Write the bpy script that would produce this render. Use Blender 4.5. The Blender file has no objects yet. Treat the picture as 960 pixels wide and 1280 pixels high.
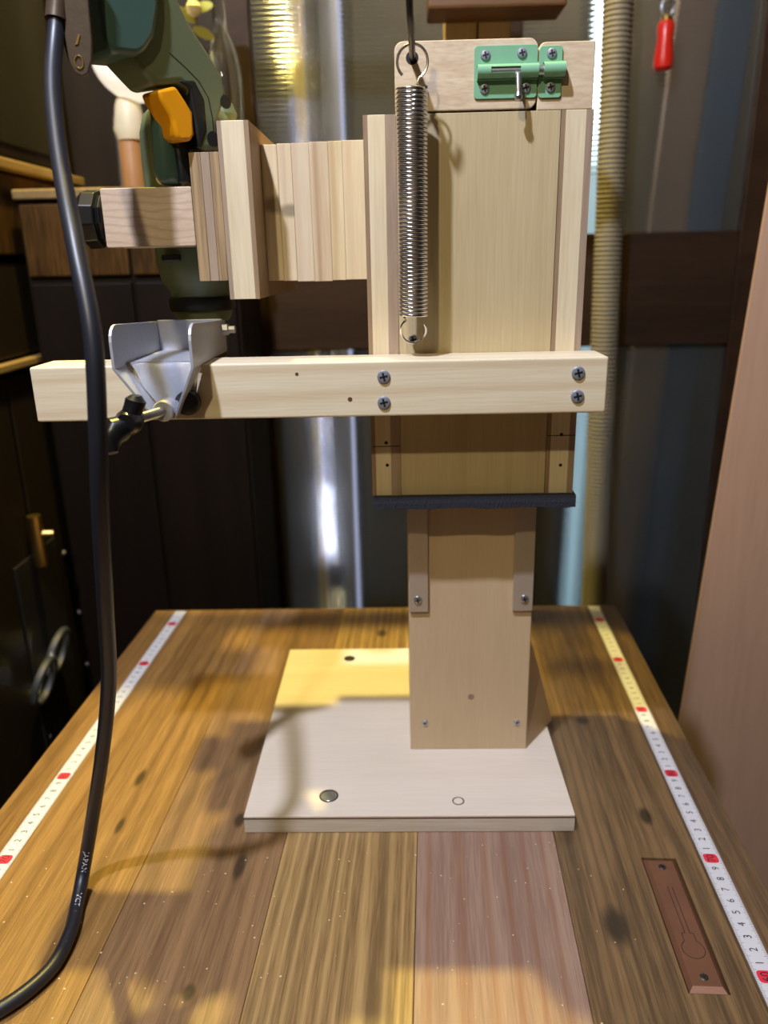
import bpy, bmesh, math, random
from mathutils import Vector, Matrix
random.seed(7)
S = bpy.context.scene
COL = S.collection

# ------------------------------------------------------------------ camera, world, lamps, exposure
cam_d = bpy.data.cameras.new('camera'); cam = bpy.data.objects.new('camera', cam_d); COL.objects.link(cam)
cr = Vector((0.99962623, 0.01779826, -0.0207514)); cu = Vector((0.01423397, 0.30921809, 0.95088462)); cf = Vector((-0.0233408, 0.95082459, -0.30884917))
cam.matrix_world = Matrix(((cr.x, cu.x, -cf.x, 0), (cr.y, cu.y, -cf.y, 0), (cr.z, cu.z, -cf.z, 0.42674), (0, 0, 0, 1)))
cam_d.sensor_fit = 'VERTICAL'; cam_d.sensor_height = 34.6; cam_d.lens = 969.517 / 1280 * 34.6
cam_d.clip_start = 0.02; cam_d.clip_end = 20
cam_d.dof.use_dof = True; cam_d.dof.focus_distance = 0.505; cam_d.dof.aperture_fstop = cam_d.lens / 4.6
S.camera = cam
S.view_settings.view_transform = 'Standard'; S.view_settings.look = 'None'; S.view_settings.gamma = 1.0
S.view_settings.use_curve_mapping = False; S.view_settings.exposure = 0.0
W = bpy.data.worlds.new('room_air'); S.world = W; W.use_nodes = True
W.node_tree.nodes['Background'].inputs[0].default_value = (0.5, 0.5, 0.55, 1); W.node_tree.nodes['Background'].inputs[1].default_value = 0.03


def lamp(name, loc, watts, colour, radius):
    d = bpy.data.lights.new(name, 'POINT'); d.energy = watts; d.color = colour; d.shadow_soft_size = radius
    o = bpy.data.objects.new(name, d); COL.objects.link(o); o.location = loc
    return o


lamp('room_bulb_behind_camera', (-0.30, -0.45, 1.25), 24, (1.0, 0.84, 0.52), 0.022)
lamp('white_ceiling_bulb', (-0.30, 0.04, 1.35), 74, (0.72, 0.78, 1.0), 0.022)
lamp('yellow_ceiling_bulb', (-0.28, 1.03, 1.65), 135, (1.0, 0.79, 0.19), 0.02)
lamp('next_room_fill', (0.25, 1.45, 1.3), 40, (1.0, 0.88, 0.68), 0.08)  # added fill that brightens the things behind the glass, no known bulb

# ------------------------------------------------------------------ mesh helpers (centimetres in, metres out)
C = 0.01


class MB:
    def __init__(s): s.v = []; s.f = []; s.m = []

    def add(s, vs, fs, mi=0):
        b = len(s.v); s.v += [tuple(v) for v in vs]; s.f += [tuple(b + i for i in f) for f in fs]; s.m += [mi] * len(fs); return s

    def box(s, x0, x1, y0, y1, z0, z1, mi=0):
        return s.add([(x0, y0, z0), (x1, y0, z0), (x1, y1, z0), (x0, y1, z0), (x0, y0, z1), (x1, y0, z1), (x1, y1, z1), (x0, y1, z1)],
                     [(0, 3, 2, 1), (4, 5, 6, 7), (0, 1, 5, 4), (1, 2, 6, 5), (2, 3, 7, 6), (3, 0, 4, 7)], mi)

    def prism(s, poly, a, b, axis='y', mi=0):
        n = len(poly)
        def P(p, t): return (p[0], t, p[1]) if axis == 'y' else ((t, p[0], p[1]) if axis == 'x' else (p[0], p[1], t))
        vs = [P(p, a) for p in poly] + [P(p, b) for p in poly]
        fs = [tuple(range(n)), tuple(range(2 * n - 1, n - 1, -1))] + [(i, i + n, (i + 1) % n + n, (i + 1) % n) for i in range(n)]
        return s.add(vs, fs, mi)

    def tube(s, pts, r, n=8, closed=False, caps=True, mi=0):
        P = [Vector(p) for p in pts]; N = len(P)
        rr = r if isinstance(r, (list, tuple)) else [r] * N
        T = []
        for i in range(N):
            a = P[(i - 1) % N] if closed else P[max(i - 1, 0)]; b = P[(i + 1) % N] if closed else P[min(i + 1, N - 1)]
            T.append((b - a).normalized())
        up = Vector((0, 0, 1)) if abs(T[0].z) < 0.9 else Vector((1, 0, 0))
        nrm = (up - T[0] * up.dot(T[0])).normalized()
        vs = []; fs = []
        for i in range(N):
            nrm = (nrm - T[i] * nrm.dot(T[i])).normalized(); bi = T[i].cross(nrm)
            for k in range(n):
                a = 2 * math.pi * k / n
                vs.append(P[i] + (nrm * math.cos(a) + bi * math.sin(a)) * rr[i])
        for i in range(N if closed else N - 1):
            j = (i + 1) % N
            for k in range(n): fs.append((i * n + k, i * n + (k + 1) % n, j * n + (k + 1) % n, j * n + k))
        if caps and not closed: fs += [tuple(range(n - 1, -1, -1)), tuple((N - 1) * n + k for k in range(n))]
        return s.add(vs, fs, mi)

    def lathe(s, prof, c=(0, 0, 0), axis='z', n=24, mi=0, phase=0):
        vs = []; fs = []
        for (r, h) in prof:
            for k in range(n):
                a = 2 * math.pi * k / n + phase; x, y = r * math.cos(a), r * math.sin(a)
                q = {'z': (x, y, h), 'y': (x, h, y), 'x': (h, x, y)}[axis]
                vs.append((q[0] + c[0], q[1] + c[1], q[2] + c[2]))
        m = len(prof)
        for i in range(m - 1):
            for k in range(n): fs.append((i * n + k, i * n + (k + 1) % n, (i + 1) * n + (k + 1) % n, (i + 1) * n + k))
        fs += [tuple(range(n - 1, -1, -1)), tuple((m - 1) * n + k for k in range(n))]
        return s.add(vs, fs, mi)

    def build(s, name, mats, parent=None, smooth=False, bevel=0, seg=2, angle=35):
        mats = mats if isinstance(mats, (list, tuple)) else [mats]
        o0 = Vector(parent['_base']) if parent is not None and '_base' in parent else Vector((0, 0, 0))
        me = bpy.data.meshes.new(name)
        me.from_pydata([((v[0] - o0.x) * C, (v[1] - o0.y) * C, (v[2] - o0.z) * C) for v in s.v], [], s.f)
        for m in mats: me.materials.append(m)
        for i, p in enumerate(me.polygons): p.material_index = s.m[i]
        bm = bmesh.new(); bm.from_mesh(me); bmesh.ops.recalc_face_normals(bm, faces=bm.faces); bm.to_mesh(me); bm.free()
        o = bpy.data.objects.new(name, me); COL.objects.link(o)
        if parent is not None:
            o.parent = parent; o['_base'] = tuple(o0)
        if smooth:
            for p in me.polygons: p.use_smooth = True
            me.set_sharp_from_angle(angle=math.radians(angle))
        if bevel:
            b = o.modifiers.new('bevel', 'BEVEL'); b.width = bevel * C; b.segments = seg; b.limit_method = 'ANGLE'; b.angle_limit = math.radians(30)
            b.harden_normals = False
        return o


def tag(o, label, cat, group=None, kind=None):
    if label: o['label'] = label
    if cat: o['category'] = cat
    if group: o['group'] = group
    if kind: o['kind'] = kind
    return o


def thing(name, base, label, cat, group=None, kind=None, rz=0):
    o = bpy.data.objects.new(name, None); COL.objects.link(o); o.empty_display_size = 0.02
    o.location = Vector(base) * C; o.rotation_euler = (0, 0, rz); o['_base'] = tuple(float(b) for b in base)
    return tag(o, label, cat, group, kind)


def place(mesh_obj_data, name, loc, parent, rot=(0, 0, 0), scale=1):
    o = bpy.data.objects.new(name, mesh_obj_data); COL.objects.link(o)
    b = Vector(parent['_base']); o.parent = parent; o['_base'] = tuple(b)
    o.location = (Vector(loc) - b) * C; o.rotation_euler = rot; o.scale = (scale,) * 3
    return o


# ------------------------------------------------------------------ materials
def new_mat(name):
    m = bpy.data.materials.new(name); m.use_nodes = True
    nt = m.node_tree; return m, nt, nt.nodes['Principled BSDF']


def N(nt, typ, **kw):
    n = nt.nodes.new(typ)
    for k, v in kw.items():
        if k.startswith('i_'):
            key = k[2:]; key = int(key) if key.isdigit() else key
            n.inputs[key].default_value = v
        else: setattr(n, k, v)
    return n


def c4(c): return (c[0], c[1], c[2], 1)


def srgb(r, g, b):
    f = lambda u: ((u / 255 + 0.055) / 1.055) ** 2.4 if u > 10 else u / 255 / 12.92
    return (f(r), f(g), f(b))


def plain(name, col, rough=0.5, metal=0.0, noise=0.08, nscale=60, bump=0.0, coat=0.0, emit=None, estr=0):
    m, nt, b = new_mat(name)
    tc = N(nt, 'ShaderNodeTexCoord'); nz = N(nt, 'ShaderNodeTexNoise', i_Scale=nscale, i_Detail=4.0)
    nt.links.new(tc.outputs['Object'], nz.inputs['Vector'])
    mx = N(nt, 'ShaderNodeMix', data_type='RGBA')
    mx.inputs[6].default_value = c4([u * (1 - noise) for u in col]); mx.inputs[7].default_value = c4([min(1, u * (1 + noise)) for u in col])
    nt.links.new(nz.outputs['Fac'], mx.inputs[0]); nt.links.new(mx.outputs[2], b.inputs['Base Color'])
    b.inputs['Roughness'].default_value = rough; b.inputs['Metallic'].default_value = metal; b.inputs['Coat Weight'].default_value = coat
    if bump:
        bp = N(nt, 'ShaderNodeBump', i_Strength=bump, i_Distance=0.001); nt.links.new(nz.outputs['Fac'], bp.inputs['Height']); nt.links.new(bp.outputs[0], b.inputs['Normal'])
    if emit:
        b.inputs['Emission Color'].default_value = c4(emit); b.inputs['Emission Strength'].default_value = estr
    return m


def wood(name, light, dark, axis='z', rough=0.55, big=55, fine=600, stretch=0.05, mixf=0.5, lines=0.0, lscale=55, line_col=None, knots=(), bump=0.15, coat=0.0, spec=0.5, ldist=34.0, lfreq=11.0, kd=0.2):
    """stretched-noise grain along an axis, optional growth lines and knots given in object space (metres)"""
    m, nt, b = new_mat(name); L = nt.links.new
    tc = N(nt, 'ShaderNodeTexCoord'); oi = N(nt, 'ShaderNodeObjectInfo')
    rnd = N(nt, 'ShaderNodeMath', operation='MULTIPLY'); rnd.inputs[1].default_value = 3.7; L(oi.outputs['Random'], rnd.inputs[0])
    ad = N(nt, 'ShaderNodeVectorMath', operation='ADD'); L(tc.outputs['Object'], ad.inputs[0]); L(rnd.outputs[0], ad.inputs[1])
    mp = N(nt, 'ShaderNodeMapping'); sc = [1, 1, 1]; sc['xyz'.index(axis)] = stretch; mp.inputs['Scale'].default_value = sc
    L(ad.outputs[0], mp.inputs['Vector'])
    n1 = N(nt, 'ShaderNodeTexNoise', i_Scale=float(big), i_Detail=3.0, i_Distortion=0.6); n2 = N(nt, 'ShaderNodeTexNoise', i_Scale=float(fine), i_Detail=2.0)
    L(mp.outputs[0], n1.inputs['Vector']); L(mp.outputs[0], n2.inputs['Vector'])
    mm = N(nt, 'ShaderNodeMix', data_type='FLOAT'); mm.inputs[0].default_value = 0.45; L(n1.outputs['Fac'], mm.inputs[2]); L(n2.outputs['Fac'], mm.inputs[3])
    rp = N(nt, 'ShaderNodeValToRGB'); e = rp.color_ramp.elements
    e[0].position = 0.5 - 0.25 * (1.2 - mixf); e[0].color = c4(dark); e[1].position = 0.5 + 0.25 * (1.2 - mixf); e[1].color = c4(light)
    L(mm.outputs[0], rp.inputs[0]); out = rp.outputs[0]
    if lines:
        n3 = N(nt, 'ShaderNodeTexNoise', i_Scale=float(lscale) * 0.28, i_Detail=1.5, i_Distortion=0.3); L(mp.outputs[0], n3.inputs['Vector'])
        sx = N(nt, 'ShaderNodeSeparateXYZ'); L(mp.outputs[0], sx.inputs[0])
        across = {'x': 'Z', 'y': 'X', 'z': 'X'}[axis]
        k1 = N(nt, 'ShaderNodeMath', operation='MULTIPLY'); k1.inputs[1].default_value = lscale * lfreq; L(sx.outputs[across], k1.inputs[0])
        k2 = N(nt, 'ShaderNodeMath', operation='MULTIPLY_ADD'); k2.inputs[1].default_value = ldist; L(n3.outputs['Fac'], k2.inputs[0]); L(k1.outputs[0], k2.inputs[2])
        sn = N(nt, 'ShaderNodeMath', operation='SINE'); L(k2.outputs[0], sn.inputs[0])
        hf = N(nt, 'ShaderNodeMath', operation='MULTIPLY_ADD'); hf.inputs[1].default_value = 0.5; hf.inputs[2].default_value = 0.5; L(sn.outputs[0], hf.inputs[0])
        pw = N(nt, 'ShaderNodeMath', operation='POWER'); pw.inputs[1].default_value = 4.0; L(hf.outputs[0], pw.inputs[0])
        ml = N(nt, 'ShaderNodeMath', operation='MULTIPLY'); ml.inputs[1].default_value = lines; L(pw.outputs[0], ml.inputs[0])
        mx = N(nt, 'ShaderNodeMix', data_type='RGBA'); mx.inputs[7].default_value = c4(line_col or dark)
        L(ml.outputs[0], mx.inputs[0]); L(out, mx.inputs[6]); out = mx.outputs[2]
    for (kx, ky, kz, kr, asp) in knots:
        sb = N(nt, 'ShaderNodeVectorMath', operation='SUBTRACT'); L(tc.outputs['Object'], sb.inputs[0]); sb.inputs[1].default_value = (kx, ky, kz)
        s2 = N(nt, 'ShaderNodeVectorMath', operation='MULTIPLY'); v = [1, 1, 1]; v['xyz'.index(axis)] = asp; s2.inputs[1].default_value = v; L(sb.outputs[0], s2.inputs[0])
        ln = N(nt, 'ShaderNodeVectorMath', operation='LENGTH'); L(s2.outputs[0], ln.inputs[0])
        mr = N(nt, 'ShaderNodeMapRange', interpolation_type='SMOOTHSTEP'); mr.inputs[1].default_value = kr * 0.35; mr.inputs[2].default_value = kr; mr.inputs[3].default_value = 0.9; mr.inputs[4].default_value = 0.0
        L(ln.outputs['Value'], mr.inputs[0])
        mx = N(nt, 'ShaderNodeMix', data_type='RGBA'); mx.inputs[7].default_value = c4([u * kd for u in dark]); L(mr.outputs[0], mx.inputs[0]); L(out, mx.inputs[6]); out = mx.outputs[2]
    L(out, b.inputs['Base Color']); b.inputs['Specular IOR Level'].default_value = spec; b.inputs['Roughness'].default_value = rough; b.inputs['Coat Weight'].default_value = coat; b.inputs['Coat Roughness'].default_value = 0.35
    bp = N(nt, 'ShaderNodeBump', i_Strength=bump, i_Distance=0.0006); L(n2.outputs['Fac'], bp.inputs['Height']); L(bp.outputs[0], b.inputs['Normal'])
    return m


M = {}
M['pine'] = wood('pale_pine', srgb(232, 220, 192), srgb(218, 202, 168), 'x', mixf=0.3, lines=0.45, lscale=42, line_col=srgb(204, 178, 138), rough=0.5)
M['core'] = wood('lumber_core', srgb(226, 211, 178), srgb(206, 188, 152), 'z', big=70, mixf=0.5)
M['veneer'] = wood('brown_veneer', srgb(164, 138, 108), srgb(132, 106, 82), 'z', big=80, mixf=0.4)
M['mauve_veneer'] = wood('mauve_veneer', srgb(174, 152, 130), srgb(146, 124, 104), 'z', big=80, mixf=0.5)
M['lauan'] = wood('lauan_plywood', srgb(198, 180, 140), srgb(178, 158, 118), 'z', big=45, fine=900, stretch=0.03, mixf=0.4)
M['post'] = wood('post_plywood', srgb(206, 182, 146), srgb(190, 164, 128), 'z', big=35, fine=700, mixf=0.2)
M['birch'] = wood('birch_plywood', srgb(226, 214, 198), srgb(212, 198, 180), 'x', big=30, fine=500, mixf=0.2)
M['ply_edge'] = wood('plywood_edge', srgb(218, 208, 192), srgb(194, 182, 162), 'x', big=120, mixf=0.5)
M['glue_line'] = plain('glue_line', srgb(96, 62, 40), 0.7)
M['boards'] = [wood('arm_board_%s' % k, srgb(*a), srgb(*b), 'z', big=70, mixf=0.5, lines=l, lscale=ls, line_col=srgb(*c), kd=0.42, knots=[(-0.1395, -0.004, 0.208, 0.016, 1.9)] if k == 'tan' else ([(-0.130, -0.004, 0.204, 0.012, 1.9)] if k == 'pink' else ())) for k, a, b, l, ls, c in (
    ('tan', (226, 208, 172), (204, 180, 140), 0.5, 50, (170, 130, 92)), ('pink', (222, 206, 174), (206, 186, 150), 0.35, 60, (184, 146, 112)),
    ('rose', (220, 204, 176), (206, 188, 158), 0.3, 40, (186, 150, 122)), ('striped', (218, 200, 168), (196, 172, 136), 0.6, 70, (160, 122, 92)),
    ('straw', (226, 208, 168), (206, 184, 140), 0.5, 60, (176, 142, 98)), ('plain', (226, 208, 170), (212, 190, 148), 0.3, 40, (184, 150, 106)))]
M['beech'] = wood('end_grain', srgb(212, 190, 166), srgb(196, 172, 146), 'x', big=90, fine=900, stretch=0.3, mixf=0.5, lines=0.4, lscale=300, ldist=14.0, lfreq=4.0, line_col=srgb(164, 136, 110))
M['weathered'] = wood('weathered_ply', srgb(176, 148, 108), srgb(118, 96, 70), 'z', big=140, stretch=0.03, mixf=0.8)
M['top_block'] = wood('top_block_wood', srgb(216, 196, 166), srgb(196, 172, 140), 'x', big=120, stretch=0.25, mixf=0.7)
M['zinc'] = plain('zinc_plated', srgb(196, 200, 206), 0.32, 0.95, 0.10, 400, 0.03)
M['galv'] = plain('galvanised_sheet', srgb(190, 192, 200), 0.42, 0.35, 0.14, 500, 0.05)
M['steel'] = plain('spring_steel', srgb(214, 212, 214), 0.2, 1.0, 0.05)
M['dark_steel'] = plain('dark_steel', srgb(86, 84, 84), 0.35, 0.9, 0.1)
M['screw_head'] = plain('grey_screw', srgb(150, 154, 166), 0.42, 0.45, 0.1)
M['black'] = plain('black_recess', (0.006, 0.006, 0.007), 0.7)
M['black_plastic'] = plain('black_plastic', (0.006, 0.006, 0.007), 0.3, 0, 0.1, 100, 0, 0.0)
M['rubber'] = plain('black_rubber', (0.016, 0.016, 0.019), 0.42, 0, 0.15, 200)
M['cord'] = plain('cord_sheath', (0.014, 0.015, 0.022), 0.40, 0, 0.15, 120, 0.03)
M['felt'] = plain('black_felt', (0.022, 0.024, 0.036), 0.95, 0, 0.6, 900, 0.6)
M['alu'] = plain('dull_aluminium', srgb(186, 172, 154), 0.42, 0.45, 0.08, 120)
M['green_paint'] = plain('mint_green_paint', srgb(126, 178, 142), 0.34, 0.0, 0.05, 200)
M['drill_green'] = plain('dark_green_plastic', srgb(98, 108, 80), 0.42, 0, 0.06, 700, 0.04)
M['drill_teal'] = plain('teal_green_plastic', srgb(66, 92, 84), 0.32, 0, 0.05, 700, 0.03)
M['drill_dark'] = plain('grey_black_plastic', srgb(26, 28, 27), 0.45, 0, 0.1)  # even grey-black for collar, seam, trigger gaps and screw discs
M['trigger'] = plain('orange_plastic', srgb(232, 156, 14), 0.35, 0, 0.04)
M['strap'] = plain('brown_leather', srgb(70, 56, 42), 0.38, 0, 0.2, 150, 0.15)
M['brass'] = plain('brass', srgb(214, 178, 104), 0.3, 1.0, 0.1)
M['tape'] = plain('tape_white', srgb(210, 210, 214), 0.4, 0, 0.02)
M['tape_red'] = plain('tape_red_ink', srgb(220, 44, 66), 0.5, 0, 0.03)
M['ink'] = plain('black_ink', (0.012, 0.012, 0.014), 0.6)
M['white_ink'] = plain('white_ink', srgb(205, 208, 214), 0.6)
M['copper'] = plain('aged_copper', srgb(120, 82, 60), 0.45, 0.35, 0.15, 60)
M['copper_edge'] = plain('pale_copper', srgb(176, 132, 110), 0.4, 0.4, 0.1)
M['sawdust'] = plain('sawdust', srgb(226, 206, 170), 0.8)

# ------------------------------------------------------------------ setting
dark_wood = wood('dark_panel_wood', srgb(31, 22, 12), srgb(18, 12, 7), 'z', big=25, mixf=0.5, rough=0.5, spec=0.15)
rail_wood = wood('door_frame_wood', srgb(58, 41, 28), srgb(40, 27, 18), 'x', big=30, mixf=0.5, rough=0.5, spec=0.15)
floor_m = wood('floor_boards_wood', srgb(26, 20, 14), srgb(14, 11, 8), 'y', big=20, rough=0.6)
plaster = plain('dull_plaster', srgb(74, 66, 54), 0.9, 0, 0.1, 8)  # one even dark grey-brown


def struct(name, mb, mat, parent=None, **kw):
    o = mb.build(name, mat, parent, **kw); o['kind'] = 'structure'; return o


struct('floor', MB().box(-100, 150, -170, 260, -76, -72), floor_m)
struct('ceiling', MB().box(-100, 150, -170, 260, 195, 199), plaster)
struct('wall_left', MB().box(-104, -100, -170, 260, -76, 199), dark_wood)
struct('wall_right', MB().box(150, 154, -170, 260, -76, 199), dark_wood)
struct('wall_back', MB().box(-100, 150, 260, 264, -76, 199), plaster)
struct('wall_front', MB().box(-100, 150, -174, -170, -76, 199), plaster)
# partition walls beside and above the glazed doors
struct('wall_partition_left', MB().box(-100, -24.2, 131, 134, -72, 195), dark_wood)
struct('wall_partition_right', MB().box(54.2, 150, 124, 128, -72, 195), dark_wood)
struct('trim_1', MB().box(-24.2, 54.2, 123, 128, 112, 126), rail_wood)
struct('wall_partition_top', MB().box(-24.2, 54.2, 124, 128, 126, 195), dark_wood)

# ribbed glass
gm, nt, b = new_mat('ribbed_glass')
b.inputs['Base Color'].default_value = (0.74, 0.78, 0.76, 1); b.inputs['Roughness'].default_value = 0.13; b.inputs['IOR'].default_value = 1.38
b.inputs['Transmission Weight'].default_value = 0.97; b.inputs['Specular IOR Level'].default_value = 0.05
tc = N(nt, 'ShaderNodeTexCoord'); nz = N(nt, 'ShaderNodeTexNoise', i_Scale=6.0, i_Detail=2.0); nt.links.new(tc.outputs['Object'], nz.inputs['Vector'])
mr = N(nt, 'ShaderNodeMapRange'); mr.inputs[3].default_value = 0.06; mr.inputs[4].default_value = 0.10
nt.links.new(nz.outputs['Fac'], mr.inputs[0]); nt.links.new(mr.outputs[0], b.inputs['Roughness'])
M['glass'] = gm


def ribbed_pane(x0, x1, z0, z1, y, pitch=0.68, depth=0.16):
    n = int((z1 - z0) / pitch); prof = []
    for i in range(n):
        for k in range(6):
            t = k / 6; prof.append((y - depth * math.sin(math.pi * t), z0 + (i + t) * pitch))
    prof.append((y, z1))
    mb = MB(); vs = []; fs = []
    for (yy, zz) in prof: vs += [(x0, yy, zz), (x1, yy, zz)]
    m = len(prof)
    for i in range(m - 1): fs.append((2 * i, 2 * i + 1, 2 * i + 3, 2 * i + 2))
    base = len(vs); vs += [(x0, y + 0.25, z0), (x1, y + 0.25, z0), (x1, y + 0.25, z1), (x0, y + 0.25, z1)]
    fs.append((base, base + 3, base + 2, base + 1))
    fs.append((0, base, base + 1, 1)); fs.append((2 * m - 2, 2 * m - 1, base + 2, base + 3))
    fs.append(tuple([base] + [2 * i for i in range(m)] + [base + 3])); fs.append(tuple([base + 1, base + 2] + [2 * i + 1 for i in range(m - 1, -1, -1)]))
    return mb.add(vs, fs)


for di, (x0, x1) in enumerate(((-24, 16), (14.2, 54))):
    y = 125.6 if di == 0 else 125.0
    y = 125.9 if di == 0 else 123.6
    d = thing('door_%d' % (di + 1), ((x0 + x1) / 2, y, -72), ['brown framed sliding door with ribbed glass panes behind the arm of the stand', 'brown framed sliding door with ribbed glass panes right of the stand'][di], 'door', kind='structure')
    for (a, c) in ((x0, x0 + 3.4), (x1 - 3.4, x1)): MB().box(a, c, y - 1, y + 1.2, -72, 112).build('stile', rail_wood, d, bevel=0.2)
    for (a, c) in ((-72, -58), (29.3, 45.8), (104, 112)): MB().box(x0 + 3.4, x1 - 3.4, y - 0.9, y + 1.1, a, c).build('rail', rail_wood, d, bevel=0.2)
    for (a, c) in ((-58, 29.3), (45.8, 104)):
        ribbed_pane(x0 + 3.4, x1 - 3.4, a, c, y + 0.1).build('pane', gm, d, smooth=True, angle=50)

# the next room: narrow windows in its far wall, boards and added streak strips standing behind the glass
sky_m = plain('daylight_pane', (0.8, 0.9, 1.0), 0.5, emit=(0.78, 0.92, 1.0), estr=6.0)
sky2_m = plain('daylight_lower_pane', (0.5, 0.6, 0.7), 0.5, emit=(0.42, 0.66, 0.82), estr=0.7)
sky3_m = plain('daylight_slit_pane', (0.5, 0.5, 0.8), 0.5, emit=(0.62, 0.66, 1.0), estr=0.9)
for wi, (xa, xb, zs) in enumerate((
        (36.9, 40.4, ((70, 130, sky_m), (-50, 68, sky2_m))), (-11.6, -10.0, ((-50, 130, sky3_m),)))):
    w = thing('window_%d' % (wi + 1), ((xa + xb) / 2, 165, -50), ['tall narrow window glowing pale blue behind the right ribbed door', 'thin slit window glowing violet behind the left ribbed door'][wi], 'window', kind='structure')
    for (za, zb, mt) in zs: MB().box(xa, xb, 165, 165.6, za, zb).build('pane', mt, w)
    for (a, c) in ((xa - 2, xa), (xb, xb + 2)): MB().box(a, c, 164, 167, -54, 134).build('window_frame', dark_wood, w)
    MB().box(xa - 2, xb + 2, 164, 167, 130, 134).build('window_frame', dark_wood, w); MB().box(xa - 2, xb + 2, 164, 167, -54, -50).build('window_sill', dark_wood, w)
struct('wall_next_room', MB().box(-100, -13.6, 165, 168, -72, 195).box(-8, 34.9, 165, 168, -72, 195).box(42.4, 150, 165, 168, -72, 195), plain('umber_plaster', srgb(62, 52, 40), 0.9))

behind = [
    ('grey_board', (-17.5, -14.5, 140, 142), srgb(120, 112, 92), 'grey-brown board standing behind the left ribbed door'),
    ('yellow_streak_strip', (-16.2, -14.6, 137, 138.5), srgb(196, 160, 60), 'narrow yellow strip added behind the left ribbed door as a light streak'),  # added strip, its colour stands for a yellow light streak in the glass
    ('pale_streak_rod', (-12.6, -9.4, 143, 146), srgb(176, 174, 196), 'pale lavender rod added behind the left ribbed door as a reflection streak'),  # added rod, its colour stands for a lavender reflection in the glass
]
for nm, (xa, xb, ya, yb), colr, lab in behind:
    mt = wood(nm + '_wood', colr, [u * 0.75 for u in colr], 'z', big=20)
    if nm == 'pale_streak_rod':
        tag(MB().lathe([(1.6, -72), (1.6, 118), (1.3, 118), (1.3, -60)], ((xa + xb) / 2, (ya + yb) / 2, 0), 'z', 20).build(nm, mt, smooth=True), lab, 'pipe')
    else:
        tag(MB().box(xa, xb, ya, yb, -72, 118).build(nm, mt, bevel=0.3), lab, 'post' if 'post' in nm else 'board')
for nm, xt, xb, wd, colr, lab in (
        ('leaning_plank', 48.0, 38.0, 6.5, srgb(150, 124, 108), 'pinkish plank leaning behind the right ribbed door'),
        ('blue_panel', 54.5, 45.0, 6.0, srgb(84, 100, 128), 'blue-grey panel leaning behind the right ribbed door')):
    mt = wood(nm + '_wood', colr, [u * 0.7 for u in colr], 'z', big=20)
    tag(MB().prism([(xb, -72), (xb + wd, -72), (xt + wd, 118), (xt, 118)], 146, 147.5).build(nm, mt, bevel=0.2), lab, 'plank')

# corrugated hose standing in front of the right door
prof = []
for i in range(290):
    z = -72 + i * 0.64; prof += [(1.82, z), (2.05, z + 0.16), (2.05, z + 0.34), (1.82, z + 0.5)]
hose = MB().lathe(prof, (0, 0, 0), 'z', 18)
hose.v = [(v[0] + 31.9 - 0.026 * (v[2] + 15), v[1] + 119.2, v[2]) for v in hose.v]
tag(hose.build('corrugated_hose', plain('grey_beige_hose', srgb(132, 122, 100), 0.55, 0, 0.1, 20), smooth=True, angle=30), 'grey-beige corrugated hose standing upright in front of the right ribbed door', 'hose')

# ------------------------------------------------------------------ table
TH = math.radians(-2.3)
bounds = [-35.8, -31.9, -21.65, -11.4, -1.15, 9.4, 19.7, 23.5]
pl_cols = [((150, 112, 62), (112, 80, 40), 0.4, (92, 62, 30), 45), ((156, 118, 66), (124, 90, 46), 0.4, (100, 68, 32), 35), ((146, 112, 76), (112, 84, 56), 0.35, (92, 64, 40), 38),
           ((160, 128, 80), (118, 92, 56), 0.42, (204, 170, 110), 60), ((158, 130, 110), (136, 108, 92), 0.45, (130, 82, 58), 34), ((126, 98, 62), (82, 62, 38), 0.5, (66, 48, 28), 60), ((112, 86, 56), (72, 54, 34), 0.5, (56, 40, 24), 60)]
pl_knots = {5: [(0.1226, 0.416, 0, 0.0125, 0.55), (0.145, 0.66, 0, 0.008, 0.8), (0.17, 0.525, 0, 0.007, 0.5)], 2: [(-0.155, 0.51, 0, 0.006, 0.5), (-0.143, 0.46, 0, 0.006, 0.3), (-0.15, 0.355, 0, 0.006, 0.7)], 1: [(-0.255, 0.56, 0, 0.005, 0.3), (-0.25, 0.50, 0, 0.004, 0.3)],
            4: [(0.02, 0.83, 0, 0.008, 0.6)], 3: [(-0.06, 0.84, 0, 0.008, 0.6)]}
table = thing('workbench_table', (0, 0, 0), 'brown planked wooden table under the wooden drill stand', 'table', rz=TH)


def back_end(x): return 91.2 + 0.0425 * (x + 6.5)


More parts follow.
